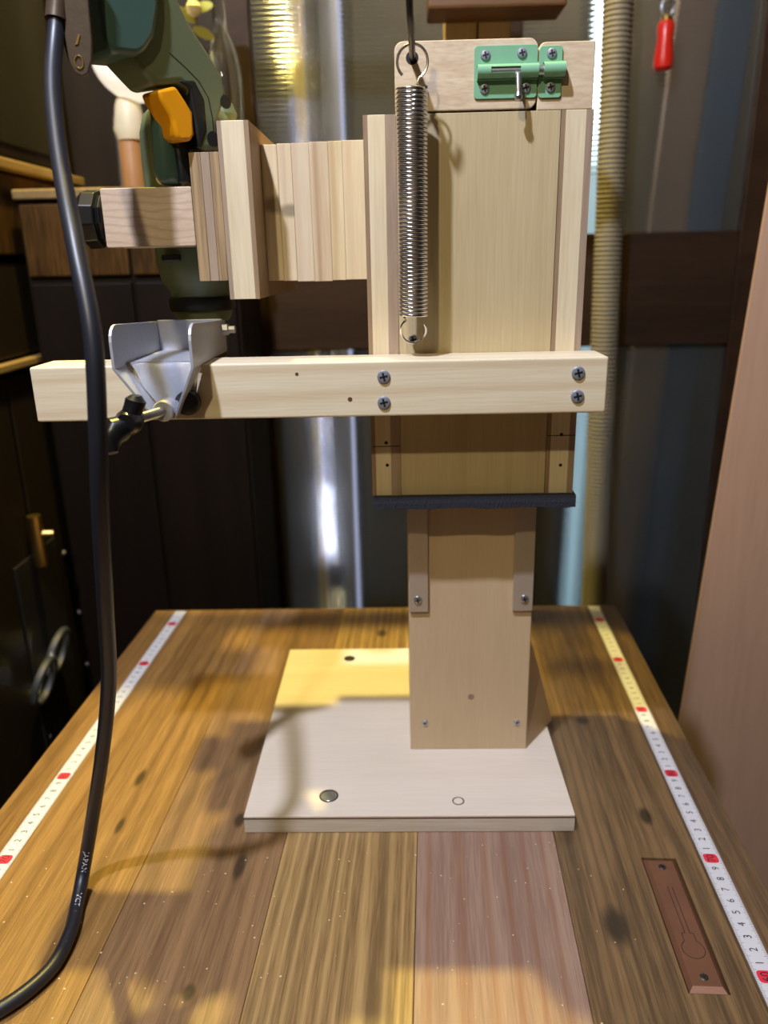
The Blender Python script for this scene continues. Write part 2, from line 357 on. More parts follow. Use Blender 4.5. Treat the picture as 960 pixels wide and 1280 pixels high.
hx0, hx1, hy0, hy1 = 15.6, 17.9, 36.8, 47.8          # recess for the copper pull
for i in range(7):
    a, c = bounds[i] + 0.012, bounds[i + 1] - 0.012
    l, dk, ln, lc, ls = pl_cols[i]
    mt = wood('table_plank_wood', srgb(*l), srgb(*dk), 'y', rough=0.42, big=60, fine=800, stretch=0.035, mixf=0.8, lines=ln, lscale=ls, line_col=srgb(*lc), knots=pl_knots.get(i, ()), bump=0.3, coat=0.25)
    if i == 5:
        mb = MB(); g = 0.12; X = [a, hx0 - g, hx1 + g, c]; Yv = [14, hy0 - g, hy1 + g, None]
        vs = []; fs = []
        def yy(ix, iy): return Yv[iy] if iy < 3 else back_end(X[ix])
        for z in (0, -3):
            for iy in range(4):
                for ix in range(4): vs.append((X[ix], yy(ix, iy), z))
        idx = lambda ix, iy, k: k * 16 + iy * 4 + ix
        for iy in range(3):
            for ix in range(3):
                if (ix, iy) == (1, 1): continue
                fs.append((idx(ix, iy, 0), idx(ix + 1, iy, 0), idx(ix + 1, iy + 1, 0), idx(ix, iy + 1, 0)))
        for iy in range(3):
            for ix in range(3): fs.append((idx(ix, iy + 1, 1), idx(ix + 1, iy + 1, 1), idx(ix + 1, iy, 1), idx(ix, iy, 1)))
        for k in range(3):
            fs += [(idx(k, 0, 1), idx(k + 1, 0, 1), idx(k + 1, 0, 0), idx(k, 0, 0)), (idx(k + 1, 3, 1), idx(k, 3, 1), idx(k, 3, 0), idx(k + 1, 3, 0)),
                   (idx(0, k + 1, 1), idx(0, k, 1), idx(0, k, 0), idx(0, k + 1, 0)), (idx(3, k, 1), idx(3, k + 1, 1), idx(3, k + 1, 0), idx(3, k, 0))]
        b0 = len(vs); ring = [(1, 1), (2, 1), (2, 2), (1, 2)]
        for (ix, iy) in ring: vs.append((X[ix], yy(ix, iy), -0.8))
        for k in range(4):
            p, q = ring[k], ring[(k + 1) % 4]; fs.append((idx(p[0], p[1], 0), idx(q[0], q[1], 0), b0 + (k + 1) % 4, b0 + k))
        fs.append((b0, b0 + 1, b0 + 2, b0 + 3)); mb.add(vs, fs); mb.build('plank', mt, table)
    else:
        MB().add([(a, 14, -3), (c, 14, -3), (c, back_end(c), -3), (a, back_end(a), -3), (a, 14, 0), (c, 14, 0), (c, back_end(c), 0), (a, back_end(a), 0)],
                 [(0, 3, 2, 1), (4, 5, 6, 7), (0, 1, 5, 4), (1, 2, 6, 5), (2, 3, 7, 6), (3, 0, 4, 7)]).build('plank', mt, table, bevel=0.05)
for (x, y) in ((-32, 18), (18.5, 18), (-32, 86), (18.5, 87)): MB().box(x - 2.5, x + 2.5, y - 2.5, y + 2.5, -72, -3).build('leg', dark_wood, table, bevel=0.2)
MB().box(-33, 21, 16, 18, -11, -3).build('apron', dark_wood, table); MB().box(-33, 21, 86.5, 88.5, -11, -3).build('apron', dark_wood, table)

# screw meshes ------------------------------------------------------
def screw_mesh(name, r, h, mat, cross=0.62):
    mb = MB()
    mb.lathe([(r, 0), (r, h * 0.35), (r * 0.86, h * 0.8), (r * 0.5, h), (0.01, h)], n=18)
    w = r * 0.16; l = r * cross
    for q in range(2):
        a = math.pi / 4 * 0.3 + q * math.pi / 2; ca, sa = math.cos(a), math.sin(a)
        vs = [(x * ca - y * sa, x * sa + y * ca, z) for z in (h * 0.7, h * 1.04) for (x, y) in ((-l, -w), (l, -w), (l, w), (-l, w))]
        mb.add(vs, [(0, 3, 2, 1), (4, 5, 6, 7), (0, 1, 5, 4), (1, 2, 6, 5), (2, 3, 7, 6), (3, 0, 4, 7)], 1)
    o = mb.build(name, [mat, M['black']], smooth=True); me = o.data; bpy.data.objects.remove(o); return me


SCREW_BIG = screw_mesh('beam_screw', 0.44, 0.16, M['screw_head'])
SCREW_MID = screw_mesh('plate_screw', 0.31, 0.14, M['screw_head'])
SCREW_ZINC = screw_mesh('zinc_screw', 0.36, 0.16, M['zinc'])
SCREW_DARK = screw_mesh('dark_screw', 0.26, 0.06, M['dark_steel'])
FRONT = (math.radians(90), 0, 0)   # head faces the -Y side

# copper pull plate let into the table
pp = MB(); zt = 0.12
e = 0.26
pp.add([(hx0, hy0, -0.7), (hx1, hy0, -0.7), (hx1, hy1, -0.7), (hx0, hy1, -0.7), (hx0, hy0, -0.12), (hx1, hy0, -0.12), (hx1, hy1, -0.12), (hx0, hy1, -0.12),
        (hx0 + e, hy0 + e * 1.2, zt), (hx1 - e, hy0 + e * 1.2, zt), (hx1 - e, hy1 - e, zt), (hx0 + e, hy1 - e, zt)],
       [(0, 3, 2, 1), (0, 1, 5, 4), (1, 2, 6, 5), (2, 3, 7, 6), (3, 0, 4, 7), (4, 5, 9, 8), (5, 6, 10, 9), (6, 7, 11, 10), (7, 4, 8, 11), (8, 9, 10, 11)])
pp.m[5] = 1  # front chamfer in the paler copper tone
plate = pp.build('pull_plate', [M['copper'], M['copper_edge']], table); plate['label'] = 'copper pull plate let into the plank'
# engraved keyhole-shaped outline (thin dark groove)
cx, cy = (hx0 + hx1) / 2, hy0 + 3.0
path = [(cx - 0.16, hy0 + 8.2)]
path += [(cx - 0.16, cy + 1.25), (cx - 0.38, cy + 1.25), (cx - 0.38, cy + 0.62)]
for k in range(17):
    a = math.radians(125 + k * (290 / 16)); path.append((cx + 0.72 * math.cos(a), cy + 0.72 * math.sin(a)))
path += [(cx + 0.38, cy + 0.62), (cx + 0.38, cy + 1.25), (cx + 0.16, cy + 1.25), (cx + 0.16, hy0 + 8.2)]
MB().tube([(x, y, zt) for x, y in path], 0.022, 5).build('engraved_outline', M['black'], plate)
place(SCREW_DARK, 'screw', (cx, hy0 + 0.95, zt - 0.01), plate); place(SCREW_DARK, 'screw', (cx, hy1 - 0.9, zt - 0.01), plate)


# tape measures -----------------------------------------------------
def text_mesh(txt):
    cu_ = bpy.data.curves.new('t', 'FONT'); cu_.body = txt; cu_.align_x = 'CENTER'; cu_.align_y = 'CENTER'; cu_.size = 1.0; cu_.resolution_u = 3
    o = bpy.data.objects.new('t', cu_); COL.objects.link(o); dg = bpy.context.evaluated_depsgraph_get(); dg.update()
    me = o.evaluated_get(dg).to_mesh(); vs = [tuple(v.co) for v in me.vertices]; fs = [tuple(p.vertices) for p in me.polygons]
    o.evaluated_get(dg).to_mesh_clear(); bpy.data.objects.remove(o); bpy.data.curves.remove(cu_); return vs, fs


GLY = {}
def tape(xc, y_at, v_at, vend, label):
    t = thing('tape_measure', (0, 0, 0), label, 'tape measure', 'tape measures glued along the table', rz=TH)
    hw = 0.72; zt_ = 0.06; y1 = back_end(xc) - 0.4
    n = 40; mb = MB(); vs = []; fs = []
    for i in range(n + 1):
        y = 14.5 + (y1 - 14.5) * i / n
        vs += [(xc - hw, y, 0.005), (xc + hw, y, 0.005), (xc + hw, y, zt_), (xc - hw, y, zt_)]
    for i in range(n):
        b_ = 4 * i
        for k in range(4): fs.append((b_ + k, b_ + (k + 1) % 4, b_ + 4 + (k + 1) % 4, b_ + 4 + k))
    fs += [(0, 3, 2, 1), (4 * n, 4 * n + 1, 4 * n + 2, 4 * n + 3)]
    mb.add(vs, fs); mb.build('ribbon', M['tape'], t)
    ink, red, ticks, wt = MB(), MB(), MB(), MB()
    v = v_at - 24
    while y_at + (v - v_at) < y1 - 0.6:
        y = y_at + (v - v_at); dec = v % 10 == 0
        if y > 15.5:
            s = str(v) if dec else str(v % 10)
            if s not in GLY: GLY[s] = text_mesh(s)
            gv, gf = GLY[s]; sz = 0.82 if dec else 0.74
            if dec:
                pv = []
                for k in range(24):
                    a = 2 * math.pi * k / 24; ca, sa = math.cos(a), math.sin(a)
                    pv.append((xc - 0.02 + 0.52 * math.copysign(abs(ca) ** 0.5, ca), y + 0.46 * math.copysign(abs(sa) ** 0.5, sa), zt_ + 0.004))
                MB().add(pv, [tuple(range(24))]).build('red_number_patch', M['tape_red'], t)
            ink.add([(xc - g[1] * sz, y + g[0] * sz * 0.9, zt_ + 0.008) for g in gv], gf)
            for k in range(10):
                yk = y + 0.5 + k * 0.1
                if yk > y1 - 0.2: break
                ln = 0.30 if k == 0 else (0.26 if k == 5 else 0.16)
                for sgn in (-1, 1):
                    xa, xb = sorted((xc + sgn * hw, xc + sgn * (hw - ln)))
                    ticks.add([(xa, yk - 0.011, zt_ + 0.003), (xb, yk - 0.011, zt_ + 0.003), (xb, yk + 0.011, zt_ + 0.003), (xa, yk + 0.011, zt_ + 0.003)], [(0, 1, 2, 3)])
        v += 1
    ink.build('printed_numbers', M['ink'], t); ticks.build('printed_ticks', M['ink'], t)
    return t


tape(20.6, 37.97, 60, 113, 'white measuring tape with red tens along the right table edge beside the copper plate')
tape(-32.35, 46.0, 70, 113, 'white measuring tape along the left table edge behind the black cord')

# sawdust specks on the table
sd = MB()
for k in range(150):
    x, y = random.uniform(-29, 18), random.uniform(33, 49)
    if 13 < x < 19 and random.random() < 0.5: continue
    r = random.uniform(0.03, 0.09); a = random.uniform(0, 6.3); ca, sa = math.cos(a) * r, math.sin(a) * r * random.uniform(0.4, 1.0)
    sd.add([(x - ca, y - sa, 0.01), (x + sa, y - ca, 0.01), (x + ca, y + sa, 0.02), (x - sa, y + ca, 0.015), (x, y, r * 0.8)], [(0, 1, 4), (1, 2, 4), (2, 3, 4), (3, 0, 4), (3, 2, 1, 0)])
tag(sd.build('sawdust', M['sawdust']), 'pale sawdust specks scattered over the table front', 'sawdust', kind='stuff')

# ------------------------------------------------------------------ drill stand: base, post, guide rails, top block with latch
stand = thing('drill_stand', (5.5, 63, 0), 'homemade pale wooden drill stand base with square upright post and green barrel bolt on top', 'stand')
bx0, bx1, by0, by1 = -12.72, 13.06, 50.05, 77.4
base = MB().box(bx0, bx1, by0, by1, 0.03, 1.28).build('base_plate', M['ply_edge'], stand, bevel=0.05)
MB().box(bx0, bx1, by0 - 0.005, by1, 1.28, 1.38).build('glue_line', M['glue_line'], base)
MB().box(bx0, bx1, by0, by1, 1.38, 1.56).build('top_veneer', M['birch'], base, bevel=0.04)
for (x, y, r, mt) in ((-6.25, 52.46, 0.78, M['zinc']), (4.15, 51.75, 0.48, M['birch'])):
    MB().lathe([(r, 1.50), (r, 1.575), (r * 0.82, 1.575), (r * 0.8, 1.555), (0.02, 1.555)], (x, y, 0), n=28).build('bolt_hole', [M['dark_steel']], base, smooth=True)
    MB().lathe([(r * 0.8, 1.55), (r * 0.74, 1.60), (0.02, 1.62)], (x, y, 0), n=28).build('bolt_head', mt, base, smooth=True)
MB().lathe([(0.62, 1.50), (0.6, 1.565), (0.02, 1.566)], (-5.94, 75.2, 0), n=24).build('hole', M['black'], base)
px0, px1, py0, py1 = 0.45, 10.6, 58.64, 67.5
post = MB().box(px0, px1, py0, py1, 1.56, 51.4).build('post', M['post'], stand, bevel=0.08)
MB().add([(10.6, 58.66, 1.56), (13.7, 63.1, 1.56), (13.7, 67.4, 1.56), (10.6, 67.4, 1.56), (10.6, 58.66, 12.2), (10.6, 67.4, 12.2), (12.4, 63.1, 6.5)],
         [(0, 3, 2, 1), (0, 1, 6), (0, 6, 4), (1, 2, 6), (6, 2, 5), (6, 5, 4), (2, 3, 5), (0, 4, 5, 3)]).build('brace', M['post'], stand)
for (xa, xb, sx) in ((0.5, 2.05, 1.18), (8.95, 10.6, 9.9)):
    g = MB().box(xa, xb, py0 - 0.32, py0, 15.0, 51).build('guide_rail', M['alu'], stand, bevel=0.06)
    place(SCREW_ZINC, 'screw', (sx, py0 - 0.32, 16.1), g, FRONT)
for x in (1.72, 9.7): place(SCREW_ZINC, 'screw', (x, py0, 4.25), post, FRONT, 0.8)
MB().lathe([(0.28, py0 - 0.012), (0.26, py0 - 0.02), (0.01, py0 - 0.02)], (5.7, 0, 6.8), 'y', 12).build('plugged_hole', M['veneer'], post)


def rounded(x0, x1, z0, z1, r, n=5, corners=(1, 1, 1, 1)):
    out = []
    for (cx_, cz_, a0, on) in ((x1 - r, z0 + r, -90, corners[0]), (x1 - r, z1 - r, 0, corners[1]), (x0 + r, z1 - r, 90, corners[2]), (x0 + r, z0 + r, 180, corners[3])):
        if not on:
            out.append({-90: (x1, z0), 0: (x1, z1), 90: (x0, z1), 180: (x0, z0)}[a0]); continue
        for k in range(n + 1):
            a = math.radians(a0 + 90 * k / n); out.append((cx_ + r * math.cos(a), cz_ + r * math.sin(a)))
    return out


CF = 55.8      # front face of carriage
blk = MB().prism(rounded(-0.08, 9.0, 51.78, 55.8, 0.55), CF, CF + 4.0).build('top_block', M['top_block'], stand, bevel=0.06)
MB().box(0.6, 8.6, CF + 4.0, py1, 48, 55.4).build('post_head', M['post'], stand)
MB().lathe([(0.40, CF - 0.012), (0.38, CF - 0.02), (0.01, CF - 0.02)], (1.05, 0, 54.85), 'y', 20).build('peg_hole', M['black'], blk)
peg = [(1.05, CF + 1, 54.8), (1.04, CF - 0.8, 54.9), (1.0, 53.6, 55.05), (0.93, 52.0, 55.6), (0.85, 51.2, 56.2), (0.82, 50.9, 57.0), (0.80, 50.8, 57.6)]
MB().tube(peg, 0.21, 10).build('hook_peg', M['dark_steel'], stand, smooth=True)

# green barrel bolt -------------------------------------------------
def barrel(mb, x0, x1, zc, y, r=0.42, n=14, slot=None):
    """half-round sleeve standing off the plate; slot=(xa, xb) leaves the front open"""
    def seg(xa, xb, a0, a1, k):
        vs = []; fs = []
        for i in range(k + 1):
            a = math.radians(a0 + (a1 - a0) * i / k)
            for rr in (r, r - 0.07):
                for x in (xa, xb): vs.append((x, y - 0.30 - rr * math.cos(a), zc + rr * math.sin(a)))
        for i in range(k):
            p, q = 4 * i, 4 * i + 4
            fs += [(p, p + 1, q + 1, q), (p + 2, q + 2, q + 3, p + 3), (p, q, q + 2, p + 2), (p + 1, p + 3, q + 3, q + 1)]
        fs += [(0, 2, 3, 1), (4 * k, 4 * k + 1, 4 * k + 3, 4 * k + 2)]
        mb.add(vs, fs)
    if slot:
        seg(x0, slot[0], -95, 95, n); seg(slot[1], x1, -95, 95, n); seg(slot[0], slot[1], 28, 95, 6); seg(slot[0], slot[1], -95, -20, 6)
    else: seg(x0, x1, -95, 95, n)
    for s_ in (1, -1): mb.box(x0, x1, y - 0.34, y, zc + s_ * (r + 0.02) - 0.03, zc + s_ * (r + 0.02) + 0.03)


PY = CF - 0.12
lt = MB().prism(rounded(4.98, 9.0, 52.38, 55.4, 0.22), PY, CF).build('barrel_bolt', M['green_paint'], stand, bevel=0.03); lt['label'] = 'mint green barrel bolt plate'
bmb = MB(); barrel(bmb, 5.15, 9.0, 53.88, PY, slot=(6.0, 7.85)); bmb.build('sleeve', M['green_paint'], lt, smooth=True)
MB().tube([(5.8, PY - 0.3, 53.88), (9.9, PY - 0.3, 53.88)], 0.30, 14).build('sliding_bolt', M['zinc'], lt, smooth=True)
kn = MB(); kn.tube([(7.62, PY - 0.3, 53.8), (7.66, PY - 0.95, 53.5), (7.68, PY - 1.05, 53.0), (7.68, PY - 1.1, 52.35)], [0.15, 0.17, 0.19, 0.19], 10)
kn.lathe([(0.05, -0.28), (0.2, -0.2), (0.27, 0), (0.2, 0.2), (0.05, 0.28)], (7.68, PY - 1.1, 52.3), 'z', 12); kn.build('bolt_knob', M['zinc'], lt, smooth=True)
for (x, z) in ((5.68, 54.85), (7.98, 54.92), (5.66, 52.95), (8.3, 52.95)): place(SCREW_MID, 'screw', (x, PY, z), lt, FRONT)

# ------------------------------------------------------------------ sliding carriage
car = thing('sliding_carriage', (5.3, 60, 25.8), 'pale plywood sleeve on the stand post with a cross beam and side arm', 'carriage')
z0, z1, yb = 25.85, 51.65, 72.0
sideL = MB().box(-1.9, -0.75, CF, yb, z0, z1).build('side_panel', M['core'], car, bevel=0.03)
MB().box(-2.2, -1.9, CF, yb, z0, z1).build('veneer', M['veneer'], sideL); MB().box(-0.75, -0.06, CF, yb, z0, z1).build('veneer', M['mauve_veneer'], sideL)
sideR = MB().box(10.95, 12.3, CF, yb, z0, z1).build('side_panel', M['core'], car, bevel=0.03)
MB().box(10.66, 10.95, CF, yb, z0, z1).build('veneer', M['veneer'], sideR); MB().box(12.3, 12.74, CF, yb, z0, z1).build('veneer', M['mauve_veneer'], sideR)
front = MB().box(-0.03, 10.63, CF + 0.03, CF + 1.8, z0, z1).build('front_panel', M['lauan'], car, bevel=0.03)
MB().box(-0.06, 10.66, yb - 1.5, yb, z0, z1).build('back_panel', M['lauan'], car)
for (x, z) in ((-1.1, 29.9), (-1.05, 28.2), (11.7, 30.3), (11.75, 28.0)):
    MB().lathe([(0.13, CF - 0.01), (0.12, CF - 0.015), (0.005, CF - 0.015)], (x, 0, z), 'y', 10).build('nail_hole', M['black'], sideL if x < 0 else sideR)
for (xa, xb_, z, pr) in ((-2.15, -0.1, 29.6, sideL), (10.7, 12.7, 30.2, sideR)): MB().box(xa, xb_, CF - 0.012, CF + 0.02, z, z + 0.06).build('pencil_line', M['ink'], pr)
fo = MB(); vs = []; fs = []; nx = 110
for i in range(nx + 1):
    x = -2.1 + 15.0 * i / nx; j = lambda q: random.uniform(-q, q)
    zb_ = 24.86 + 0.05 * math.sin(i * 0.17) + j(0.012)
    vs += [(x, CF - 0.55 + j(0.015), zb_ + 0.06), (x, CF - 0.58 + j(0.015), (zb_ + z0) / 2), (x, CF - 0.55 + j(0.015), z0 - 0.06), (x, CF - 0.3, z0), (x, CF + 2.2, z0), (x, CF + 2.2, zb_), (x, CF - 0.3, zb_)]
for i in range(nx):
    for k in range(7): fs.append((7 * i + k, 7 * i + (k + 1) % 7, 7 * i + 7 + (k + 1) % 7, 7 * i + 7 + k))
fs += [tuple(range(6, -1, -1)), tuple(range(7 * nx, 7 * nx + 7))]
fo.add(vs, fs); fo.build('felt_strip', M['felt'], car)
kb = MB().prism(rounded(9.06, 12.62, 51.66, 55.55, 0.45, corners=(0, 0, 1, 0)), CF + 0.02, CF + 4.0).build('keeper_block', M['top_block'], car, bevel=0.06)
kp = MB().prism(rounded(9.1, 10.55, 52.35, 55.3, 0.2), PY, CF + 0.02).build('keeper_plate', M['green_paint'], car, bevel=0.03)
bmb = MB(); barrel(bmb, 9.32, 10.68, 53.9, PY, r=0.44); bmb.build('keeper_sleeve', M['green_paint'], kp, smooth=True)
for z in (54.85, 52.95): place(SCREW_MID, 'screw', (9.86, PY, z), kp, FRONT)
place(SCREW_ZINC, 'spring_screw', (0.93, CF - 0.62, 37.35), car, FRONT, 1.0)
MB().tube([(0.93, CF + 0.5, 37.35), (0.93, CF - 0.62, 37.35)], 0.17, 10).build('screw_shank', M['zinc'], car, smooth=True)

# cross beam
beam = MB().box(-24.88, 13.78, 52.0, CF, 32.6, 36.32).build('cross_beam', M['pine'], car, bevel=0.14, seg=3)
for (x, z) in ((-1.1, 35.28), (-1.12, 33.55), (11.8, 35.3), (11.83, 33.75)): place(SCREW_BIG, 'screw', (x, 52.0 - 0.03, z), beam, FRONT)
for (x, z, r) in ((-3.4, 33.8, 0.16), (-6.9, 35.55, 0.12)):
    MB().lathe([(r, 51.99), (r * 0.9, 51.98), (0.005, 51.98)], (x, 0, z), 'y', 10).build('knot', M['glue_line'], beam)

# arm: six boards glued side by side
AY0, AY1 = 59.6, 76.2
xs = [-9.6, -8.45, -7.45, -6.2, -4.85, -3.85, -2.22]
ztops = [50.55, 50.6, 50.62, 50.66, 50.68, 50.7]; zbots = [41.4, 41.36, 41.3, 41.28, 41.34, 41.36]
for i in range(6):
    MB().box(xs[i] + 0.006, xs[i + 1] - 0.006, AY0 + random.uniform(-0.03, 0.03), AY1 if i < 5 else yb, zbots[i], ztops[i]).build('arm_board', M['boards'][i], car, bevel=0.025)
ap = MB().box(-11.42, -9.92, 55.5, 76.0, 40.3, 51.5).build('arm_panel', M['core'], car, bevel=0.03)
MB().box(-11.7, -11.42, 55.5, 76.0, 40.3, 51.5).build('veneer', M['mauve_veneer'], ap); MB().box(-9.92, -9.62, 55.5, 76.0, 40.3, 51.5).build('veneer', M['veneer'], ap)
for (xa, xb_, mt) in ((-13.7, -12.95, 'weathered'), (-12.93, -12.35, 'mauve_veneer'), (-12.33, -11.72, 'weathered')):
    MB().box(xa, xb_, 55.5, 59.5, 41.55, 49.66).build('clamp_layer', M[mt], car, bevel=0.02)
cb = MB().prism(rounded(-19.85, -13.72, 43.86, 47.6, 0.12), 55.45, 59.4).build('clamp_block', M['beech'], car, bevel=0.06)
kb2 = MB(); pr = [(0.9, -19.9), (1.55, -19.95), (1.7, -20.15), (1.55, -20.35), (1.9, -20.45), (1.95, -21.35), (1.6, -21.7), (0.1, -21.72)]
kb2.lathe(pr, (0, 56.9, 45.75), 'x', 10, phase=0.2); kb2.build('clamp_knob', M['black_plastic'], cb, bevel=0.06)

rj = MB().prism(rounded(-19.85, -12.0, 43.86, 47.6, 0.12), 67.0, 75.6).build('clamp_block', M['beech'], car, bevel=0.06)
kb3 = MB(); kb3.lathe(pr, (0, 72.3, 45.75), 'x', 10, phase=0.2); kb3.build('clamp_knob', M['black_plastic'], rj, bevel=0.06)

# ------------------------------------------------------------------ spring
sp = thing('tension_spring', (0.95, 53.5, 37), 'shiny steel tension spring hanging from the hook peg', 'spring')
turns, per, zt0, zb0 = 55, 22, 52.75, 39.1
pts = []
for i in range(turns * per + 1):
    a = 2 * math.pi * i / per; z = zt0 - (zt0 - zb0) * i / (turns * per)
    pts.append((0.95 + 0.90 * math.cos(a), 53.5 + 0.90 * math.sin(a), z))
MB().tube(pts, 0.112, 6).build('coil', M['steel'], sp, smooth=True, angle=80)
ring = [(1.25, 53.0, 52.8), (1.3, 53.3, 52.95)]
for k in range(25):
    a = math.radians(-65 + k * 12.2); ring.append((1.02 + 0.93 * math.cos(a), 53.4 + 0.05 * math.sin(a), 54.12 + 0.98 * math.sin(a)))
MB().tube(ring, 0.085, 8).build('end_hook', M['steel'], sp, smooth=True)
ring = [(0.35, 53.3, 39.0), (0.3, 53.5, 38.85)]
for k in range(25):
    a = math.radians(125 + k * 11.0); ring.append((0.95 + 0.86 * math.cos(a), 54.4 + 0.5 * -math.sin(a) * 0.6, 38.05 + 0.86 * math.sin(a)))
MB().tube(ring, 0.08, 8).build('end_hook', M['steel'], sp, smooth=True)

# ------------------------------------------------------------------ galvanised bracket clamped on the beam
br = thing('guide_bracket', (-15.7, 54, 36.35), 'galvanised folded steel guide bracket with black wing screw on the cross beam', 'bracket')
xl, xr = -18.35, -13.1; th = 0.2


def sheet(mb, pts, n, t):
    """flat polygon given in 3d with a thickness along n"""
    k = len(pts); nn = Vector(n).normalized() * t
    vs = [Vector(p) for p in pts] + [Vector(p) + nn for p in pts]
    mb.add(vs, [tuple(range(k)), tuple(range(2 * k - 1, k - 1, -1))] + [(i, (i + 1) % k, (i + 1) % k + k, i + k) for i in range(k)])


def wall_outline(x, nose_x):
    # side wall seen from the side: rounded front-top corner, runs down and inward to the nose
    o = [(x, 59.6, 36.36), (x, 59.6, 38.65)]
    o += [(x, 50.6, 39.12)]
    for k in range(1, 5):
        a = math.radians(90 * k / 4); o.append((x, 50.6 - 1.1 * math.sin(a), 38.1 + 1.02 * math.cos(a)))
    o += [(x, 49.5, 36.4), (x, 51.6, 36.36)]
    return o


mb = MB(); sheet(mb, wall_outline(xl, 0), (1, 0, 0), th); mb.build('side_wall', M['galv'], br, bevel=0.03)
mb = MB(); sheet(mb, wall_outline(xr, 0), (-1, 0, 0), th); mb.build('side_wall', M['galv'], br, bevel=0.03)
MB().box(xl + th, xr - th, 59.4, 59.6, 36.36, 38.75).build('back_wall', M['galv'], br, bevel=0.05)
MB().box(xl + th, xr - th, 51.7, 59.4, 36.36, 36.56).build('floor_plate', M['galv'], br)
# front apron bending over the beam and tapering to the nose
ap_ = MB(); cols = []
for (zz, yy_, wl, wr) in ((36.56, 52.0, xl + th, xr - th), (36.45, 51.75, xl + th + 0.25, xr - th - 0.2), (36.1, 51.6, xl + th + 0.55, xr - th - 0.45), (35.0, 51.45, -17.15, -14.0), (34.0, 51.3, -16.35, -14.75), (33.5, 51.25, -16.0, -15.05)):
    cols.append([(wl + (wr - wl) * k / 8, yy_ - 0.28 * math.sin(math.pi * k / 8), zz) for k in range(9)])
vs = [p for r_ in cols for p in r_]; vs += [(p[0], p[1] + 0.14, p[2]) for p in vs]; nr = len(cols); fs = []
off = nr * 9
for r_ in range(nr - 1):
    for k in range(8):
        a, b_, c_, d_ = r_ * 9 + k, r_ * 9 + k + 1, (r_ + 1) * 9 + k + 1, (r_ + 1) * 9 + k
        fs += [(a, b_, c_, d_), (a + off, d_ + off, c_ + off, b_ + off)]
for k in range(8): fs += [(k, k + off, k + 1 + off, k + 1), ((nr - 1) * 9 + k, (nr - 1) * 9 + k + 1, (nr - 1) * 9 + k + 1 + off, (nr - 1) * 9 + k + off)]
for r_ in range(nr - 1): fs += [(r_ * 9, (r_ + 1) * 9, (r_ + 1) * 9 + off, r_ * 9 + off), (r_ * 9 + 8, r_ * 9 + 8 + off, (r_ + 1) * 9 + 8 + off, (r_ + 1) * 9 + 8)]
ap_.add(vs, fs); ap_.build('apron', M['galv'], br, smooth=True)
for (xa, xn, s_) in ((xl, -16.2, 1), (xr, -14.75, -1)):   # flanges running down to the nose
    mb = MB(); sheet(mb, [(xa, 49.5, 36.4), (xa, 51.75, 36.4), (xn, 51.35, 33.2), (xn, 50.0, 33.05)], (s_ * 0.85, 0, 0.5 if s_ > 0 else 0.5), 0.18); mb.build('flange', M['galv'], br, bevel=0.03)
MB().lathe([(0.62, 49.7), (0.7, 49.8), (0.7, 51.6), (0.62, 51.7)], (-15.45, 0, 33.62), 'y', 20).build('nose_boss', M['galv'], br, smooth=True)
MB().tube([(-17.0, 48.1, 33.35), (-15.5, 49.9, 33.6), (-14.75, 51.55, 33.85)], 0.34, 14).build('clamp_screw', M['zinc'], br, smooth=True)
wk = MB(); c0 = Vector((-17.15, 48.0, 33.3))
wk.lathe([(0.02, -0.7), (0.6, -0.65), (0.85, -0.2), (0.85, 0.4), (0.6, 0.7), (0.02, 0.72)], c0, 'y', 16)
wk.tube([c0 + Vector((0.05, 0, 0.2)), c0 + Vector((0.3, 0.2, 0.8)), c0 + Vector((0.5, 0.3, 1.3)), c0 + Vector((0.55, 0.3, 1.62))], [0.6, 0.62, 0.66, 0.35], 14)
wk.tube([c0 + Vector((-0.1, 0, -0.2)), c0 + Vector((-0.7, -0.4, -0.4)), c0 + Vector((-1.1, -0.8, -1.0)), c0 + Vector((-0.9, -1.1, -1.75))], [0.7, 0.95, 0.8, 0.4], 14)
wk.build('wing_knob', M['black_plastic'], br, smooth=True)
MB().lathe([(0.35, 50.9), (0.8, 51.1), (0.86, 51.5), (0.8, 51.94), (0.02, 51.96)], (-14.25, 0, 33.85), 'y', 24).build('clamp_foot', M['rubber'], br, smooth=True)
hb = MB(); hb.lathe([(0.45, -13.1), (0.45, -12.6), (0.3, -12.6), (0.3, -12.1), (0.05, -12.1)], (0, 58.4, 38.05), 'x', 6); hb.build('hex_nut', M['zinc'], br, bevel=0.03)

# ------------------------------------------------------------------ electric drill
dr = thing('electric_drill', (-15.6, 63, 35), 'dark green electric drill with orange trigger clamped in the wooden arm', 'drill')
BX, BYc = -15.55, 63.2
prof = [(0.3, 38.3), (2.0, 38.4), (2.3, 39.0), (2.35, 40.6), (2.9, 41.4), (3.2, 42.6), (3.3, 44.5), (3.45, 47.0), (3.5, 50.0), (3.45, 51.8), (3.1, 53.0), (2.2, 53.9), (0.4, 54.2)]
body = MB().lathe(prof, (BX, BYc, 0), 'z', 32).build('motor_housing', M['drill_green'], dr, smooth=True)
for k in range(5): MB().box(BX - 1.4, BX + 1.4, BYc - 3.42 - 0.02 * k, BYc - 3.1, 40.9 + 0.5 * k, 41.1 + 0.5 * k).build('vent_slot', M['black'], body) if False else None
MB().lathe([(2.45, 39.2), (2.55, 39.35), (2.55, 40.1), (2.45, 40.25)], (BX, BYc, 0), 'z', 32).build('collar', M['drill_dark'], body, smooth=True)
MB().box(BX - 1.9, BX - 0.5, BYc - 3.5, BYc - 2.6, 42.9, 43.4).build('lever', M['black_plastic'], body, bevel=0.1)
